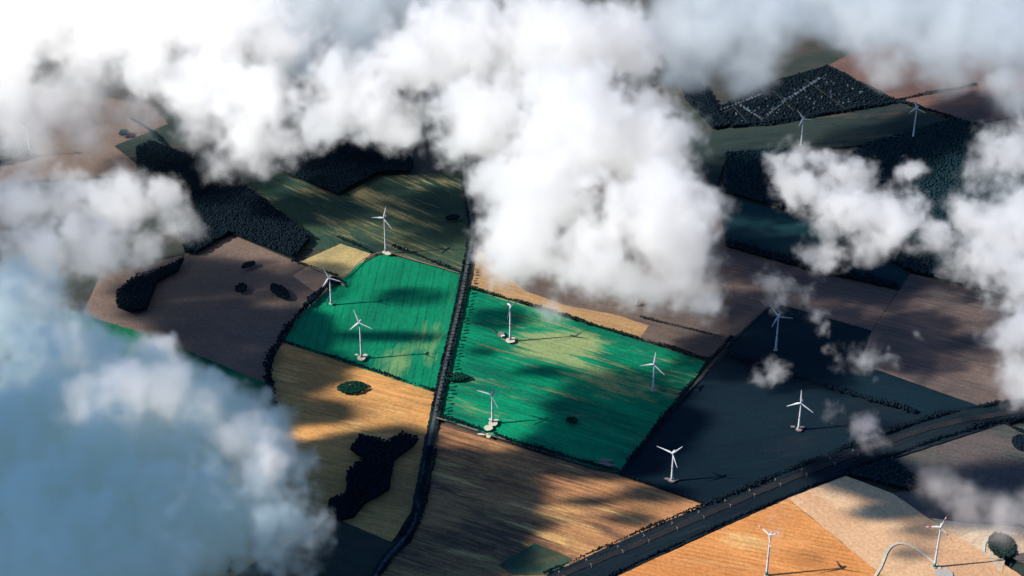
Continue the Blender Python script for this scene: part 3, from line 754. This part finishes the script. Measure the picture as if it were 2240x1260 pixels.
HAZE, _nt = new_mat('thin_cloud_haze')
_v = N(_nt, 'ShaderNodeVolumePrincipled'); _o = N(_nt, 'ShaderNodeOutputMaterial'); _v.inputs['Density'].default_value = .0008
_v.inputs['Color'].default_value = (1, 1, 1, 1); _v.inputs['Density Attribute'].default_value = ''
L(_nt, _v.outputs[0], _o.inputs['Volume'])

def Bl(x, y, R, z=300, w=1.0, flat=1.0):
    return (x, y, z, R, R, R * .8 * flat, w)

cloud('huge dense white cloud filling the upper middle', [Bl(*b) for b in [
    (750, 180, 130, 420), (700, 260, 90, 380), (850, 270, 95, 380), (900, 120, 130, 450), (1010, 90, 170, 460), (1050, 260, 140, 420), (1200, 90, 190, 460), (1360, 90, 140, 440),
    (1250, 270, 190, 450), (1180, 420, 150, 400), (1140, 530, 120, 340), (1400, 300, 150, 420), (1440, 460, 150, 400), (1290, 560, 130, 330), (1500, 570, 100, 280), (1530, 650, 70, 220, .7),
    (1210, 680, 50, 200, .7), (1400, 630, 90, 230, .8), (1100, 400, 90, 380)]], .023, seed=1, emit=.175, bias=.16, core=1.8, voxel=5.0, fray=1.9)
cloud('soft white cloud bank in the upper left corner', [Bl(*b) for b in [
    (60, 0, 190, 420), (280, 30, 190, 430), (470, 40, 160, 420), (440, 180, 120, 380), (560, 230, 110, 350), (320, 150, 100, 360), (540, 320, 85, 280, .7), (-20, 150, 140, 360), (180, 130, 110, 300, .7), (130, 200, 80, 260, .4), (440, 270, 80, 280, .6), (620, 310, 70, 270, .6), (480, 360, 55, 260, .5), (620, 90, 130, 360, .7), (560, 20, 120, 380, .8)]], .017, seed=2, amp=.85, warp=60, bias=.30, core=1.6, emit=.28, voxel=6.5)
cloud('smooth grey cloud layer in the gap at the top', [Bl(*b) for b in [
    (700, 20, 120, 260, .9), (780, 60, 110, 260, .9), (640, 110, 90, 260, .7), (850, -20, 120, 280, .9)]], .012, seed=12, amp=.4, bias=.35, nscale=1/200, puff=.2, emit=.10, ecol=(.62, .8, .9), voxel=8)
cloud('thin grey cloud veil along the upper right', [Bl(*b) for b in [
    (1520, 60, 140, 380), (1640, 40, 150, 380), (1630, 140, 95, 320, .9), (1790, 0, 120, 360), (1900, 30, 140, 380), (2060, 50, 150, 380), (2200, 60, 160, 380), (2220, 190, 90, 300, .8), (1930, 140, 80, 300, .7), (1500, 150, 70, 300, .8), (2080, 150, 90, 280, .6)]], .011, seed=3, amp=.6, bias=.35, puff=.3, voxel=6.5, emit=.13, ecol=(.72, .86, .95), nscale=1/140, fray=.5)
cloud('torn white cloud above the dark fields at right', [Bl(*b) for b in [
    (1740, 345, 65, 300), (1755, 410, 85, 320), (1850, 380, 75, 320), (1850, 470, 95, 330), (1950, 470, 95, 320), (1990, 380, 50, 300), (1800, 555, 60, 280), (1900, 530, 55, 290), (2030, 520, 65, 300)]], .028, seed=4, amp=1.3, voxel=4.6, bias=.12, core=1.5, rough=.74, nscale=1 / 80, fray=1.9, emit=.17)
cloud('ragged white cloud at the right edge', [Bl(*b) for b in [
    (2210, 330, 110, 300, .9), (2120, 470, 75, 300), (2210, 490, 130, 320), (2150, 570, 90, 300), (2235, 620, 105, 300), (2245, 740, 95, 300, .9), (2240, 840, 70, 280, .9), (2140, 380, 60, 290, .7)]], .021, seed=5, amp=1.3, voxel=4.6, bias=.12, core=1.5, rough=.74, nscale=1 / 80, fray=1.9, emit=.17)
cloud('thin hazy veil over the far left fields', [Bl(*b) for b in [
    (60, 230, 120, 200, .9), (170, 210, 120, 220, .9), (290, 240, 80, 200, .7), (60, 310, 110, 180, .8), (180, 300, 80, 180, .5), (480, 350, 60, 200, .4)]], .0075, seed=21, amp=.6, bias=.2, nscale=1 / 120, puff=.2, voxel=8)
cloud('rounded white cloud on the left beside the long wood', [Bl(*b) for b in [
    (50, 430, 100, 250), (150, 430, 95, 250), (250, 445, 105, 250), (345, 440, 85, 240), (390, 490, 65, 220), (200, 540, 110, 240), (80, 560, 120, 240), (320, 550, 60, 200), (-20, 640, 110, 240)]], .018, seed=6, amp=.95, bias=.14, core=1.6, emit=.18)
cloud('large blue grey cloud filling the lower left', [Bl(*b) for b in [
    (40, 690, 130, 300), (130, 800, 130, 320), (235, 815, 100, 350), (340, 840, 90, 330), (430, 880, 80, 320), (60, 960, 200, 260), (240, 1000, 190, 260), (400, 970, 130, 270), (490, 910, 85, 300), (560, 975, 90, 270, .9),
    (400, 1110, 180, 240, .8), (590, 1060, 100, 240, .7), (600, 1170, 90, 230, .5), (140, 1190, 200, 250), (280, 1240, 160, 240, .7), (30, 1100, 150, 250)]], .03, seed=7, amp=1.15, warp=50, bias=.22, puff=.5, nscale=1 / 95, voxel=6.5, fray=1.9, emit=.045, ecol=(.55, .90, 1), color=(.86, .945, .975))
cloud('bright white crest on top of the lower left cloud', [Bl(*b) for b in [
    (280, 860, 95, 370, 1), (200, 870, 80, 365, .9), (365, 850, 85, 355, .9), (450, 880, 70, 345, .9), (150, 780, 95, 340, .8), (520, 950, 80, 325, .9), (580, 1020, 75, 300, .8), (330, 780, 60, 345, .8), (60, 660, 100, 320, .8)]], .03, seed=11, amp=1.2, voxel=5, emit=.2, warp=40, bias=.12)
WK = dict(amp=1.45, voxel=3.6, warp=34, nscale=1 / 42, bias=.0, core=1.3, gain=1.7)
cloud('small pinkish wisp above the dark green field turbine', [Bl(1690, 625, 55, 200, .7), Bl(1700, 660, 35, 200, .7)], .016, seed=8, **WK)
cloud('slanting wisp right of the turbine in the dark green field', [Bl(1765, 640, 35, 200, .7), Bl(1785, 685, 38, 200, .9), Bl(1805, 722, 26, 200, .8)], .018, seed=9, **WK)
cloud('feathery wisp at the lower edge of the mauve field', [Bl(1850, 775, 45, 200, .6), Bl(1905, 785, 48, 200, .8), Bl(1940, 790, 35, 200, .6)], .016, seed=14, **WK)
cloud('small round wisp between the middle turbine and the railway', [Bl(1895, 935, 45, 180, 1.0), Bl(1910, 965, 35, 180, .9)], .02, seed=15, **WK)
cloud('tiny wisp right of the middle turbine', [Bl(1820, 900, 34, 180, .9)], .02, seed=16, **WK)
cloud('tiny bluish wisp over the long tree belt', [Bl(1700, 815, 42, 180, .8), Bl(1670, 825, 30, 180, .6)], .016, seed=17, **WK)
cloud('tiny wisp over the middle of the mauve field', [Bl(2000, 735, 26, 180, .8)], .018, seed=18, **WK)
cloud('faint mist patch over the grey field at lower right', [Bl(*b) for b in [
    (2060, 1060, 75, 160, .6), (2120, 1110, 85, 160, .7), (2210, 1130, 85, 160, .8), (2240, 1145, 45, 150, .8)]], .009, seed=19, amp=.8, voxel=6, warp=20, nscale=1 / 80)
cloud('faint puff just above the blades of the turbine by the bottom edge', [Bl(1695, 1140, 38, 170, .7), Bl(1705, 1170, 26, 170, .6)], .008, seed=20, **WK)

# ------------------------------------------------------------------ unseen sheet added toward the sun to shape the shadows on the fields
def shadow_sheet(alt=1500.0, step=14.0):
    """unseen shadow caster added for the fields; holes and cover follow the pattern of light on the fields"""
    shadow_spots = [(670, 720, 60, 45, .9), (915, 652, 90, 22, .75), (870, 738, 110, 13, .75), (650, 745, 60, 30, .8),
             (1370, 915, 155, 85, 1.2), (1290, 990, 130, 45, 1.0), (1100, 700, 70, 26, .8), (1190, 815, 80, 12, .7), (1060, 770, 40, 16, .5),
             (655, 815, 85, 42, 1.0), (690, 905, 90, 24, 1.1), (720, 830, 50, 14, .7), (900, 1000, 70, 16, .8), (1390, 1140, 60, 14, .8), (1180, 1150, 60, 12, .7), (1290, 1100, 50, 9, .7), (760, 800, 60, 8, .6), (870, 962, 100, 16, .7), (770, 990, 60, 16, .5),
             (1050, 1075, 125, 62, 1.3), (1010, 1005, 60, 18, .7), (980, 1180, 150, 70, 1.3), (1440, 1085, 80, 20, .7), (1330, 1030, 120, 14, .8),
             (830, 1070, 130, 95, 1.3), (760, 1210, 220, 80, 1.4), (890, 1100, 60, 120, 1.0),
             
             (1900, 1040, 110, 34, 1.2), (2080, 1100, 150, 40, .9), (2240, 1090, 150, 60, 1.0), (2020, 1175, 60, 14, .5), (2010, 1215, 50, 16, .5), (1780, 1225, 50, 12, .4),
             (690, 455, 130, 45, .9), (960, 450, 60, 20, .7), (420, 640, 170, 90, .8), (560, 780, 200, 70, .8), (430, 1390, 420, 170, 1.7), (250, 1200, 160, 80, 1.0), (1930, 1130, 60, 14, .6)]
    B = [(U(x, y), a, b / math.sin(TH), w) for x, y, a, b, w in shadow_spots]
    nx = int(2700 / step); ny = int(2900 / step)
    gx, gy = np.meshgrid(np.linspace(-1250, 1450, nx), np.linspace(-1350, 1750, ny))
    cov = np.zeros_like(gx)
    for c, a, b, w in B:
        d2 = ((gx - c[0]) / a) ** 2 + ((gy - c[1]) / b) ** 2
        cov = np.maximum(cov, 0) + w * np.exp(-d2 * d2 * .6) * (1 - np.clip(cov, 0, 1) * .6)
    k = alt / math.tan(EL); ox, oy = -k * math.cos(AZ), -k * math.sin(AZ)
    zz = alt + 12 * np.sin(gx / 160) * np.cos(gy / 210)
    kk = zz / math.tan(EL)
    V = np.stack([gx - kk * math.cos(AZ), gy - kk * math.sin(AZ), zz], -1).reshape(-1, 3)
    idx = np.arange(nx * ny).reshape(ny, nx)
    q = np.stack([idx[:-1, :-1], idx[:-1, 1:], idx[1:, 1:], idx[1:, :-1]], -1).reshape(-1, 4)
    cf = cov.reshape(-1); keep = cf[q].max(1) > .06
    m, nt = new_mat('shadow_caster_cover')
    at = N(nt, 'ShaderNodeAttribute'); at.attribute_name = 'cover'
    g = N(nt, 'ShaderNodeNewGeometry').outputs['Position']
    n1 = NOISE(nt, MAPP(nt, g, .42, (.5, 1.5, 1)), 1 / 95, 7, .62, .5)
    f = MATH(nt, 'ADD', at.outputs['Fac'], MATH(nt, 'MULTIPLY', MATH(nt, 'MULTIPLY', MATH(nt, 'SUBTRACT', n1, .5), 1.6), MATH(nt, 'MULTIPLY', at.outputs['Fac'], 2.0, clamp=True)))
    mr = N(nt, 'ShaderNodeMapRange'); mr.interpolation_type = 'SMOOTHSTEP'; mr.inputs[1].default_value = .1; mr.inputs[2].default_value = .75; mr.inputs[4].default_value = .985
    L(nt, f, mr.inputs[0])
    tr = N(nt, 'ShaderNodeBsdfTransparent'); df = N(nt, 'ShaderNodeBsdfDiffuse'); df.inputs[0].default_value = (.8, .8, .8, 1)
    mx = N(nt, 'ShaderNodeMixShader'); L(nt, mr.outputs[0], mx.inputs[0]); L(nt, tr.outputs[0], mx.inputs[1]); L(nt, df.outputs[0], mx.inputs[2])
    o_ = N(nt, 'ShaderNodeOutputMaterial'); L(nt, mx.outputs[0], o_.inputs[0])
    me = bpy.data.meshes.new('shadow_caster_sheet'); me.from_pydata(V.tolist(), [], q[keep].tolist()); me.materials.append(m)
    a = me.attributes.new('cover', 'FLOAT', 'POINT'); a.data.foreach_set('value', cf.astype(np.float32))
    me.polygons.foreach_set('use_smooth', [True] * len(me.polygons)); me.update()
    o = bpy.data.objects.new('shadow_caster_sheet', me); COL.objects.link(o)
    return meta(o, 'unseen sheet added far to the left to cast shadows on the fields', 'cloud', kind='stuff')
EL = math.radians(35); AZ = math.radians(8)
shadow_sheet()

# ------------------------------------------------------------------ light
EL = math.radians(35); AZ = math.radians(8)
trav = Vector((math.cos(EL) * math.cos(AZ), math.cos(EL) * math.sin(AZ), -math.sin(EL)))
sd = bpy.data.lights.new('sun', 'SUN'); sd.energy = 5.0; sd.angle = math.radians(.5); sd.color = (1, .955, .88)
so = bpy.data.objects.new('sun', sd); COL.objects.link(so); so.rotation_euler = trav.to_track_quat('-Z', 'Y').to_euler(); so.location = (-3000, -500, 3000)

world = bpy.data.worlds.new('World'); sc.world = world; world.use_nodes = True
nt = world.node_tree; nt.nodes.clear()
sky = nt.nodes.new('ShaderNodeTexSky'); sky.sky_type = 'NISHITA'; sky.sun_disc = False
sky.sun_elevation = EL
tosun = -trav
sky.sun_rotation = math.atan2(tosun.x, tosun.y)
bg = nt.nodes.new('ShaderNodeBackground'); bg.inputs['Strength'].default_value = .05
wo = nt.nodes.new('ShaderNodeOutputWorld'); tint = nt.nodes.new('ShaderNodeMix'); tint.data_type = 'RGBA'; tint.blend_type = 'MULTIPLY'; tint.inputs[0].default_value = 1; tint.inputs[7].default_value = (.46, 1.12, 1.95, 1)
nt.links.new(sky.outputs[0], tint.inputs[6]); nt.links.new(tint.outputs[2], bg.inputs[0]); nt.links.new(bg.outputs[0], wo.inputs[0])

# ------------------------------------------------------------------ render
sc.render.engine = 'CYCLES'
cy = sc.cycles
cy.use_denoising = True; cy.use_adaptive_sampling = True; cy.adaptive_threshold = .07
try: cy.denoiser = 'OPENIMAGEDENOISE'
except Exception: pass
cy.max_bounces = 6; cy.diffuse_bounces = 0; cy.glossy_bounces = 1; cy.transmission_bounces = 1
cy.volume_bounces = 3; cy.transparent_max_bounces = 48
cy.volume_step_rate = 2.2; cy.volume_max_steps = 512
sc.view_settings.view_transform = 'Standard'; sc.view_settings.look = 'None'; sc.view_settings.exposure = 0; sc.view_settings.gamma = 1
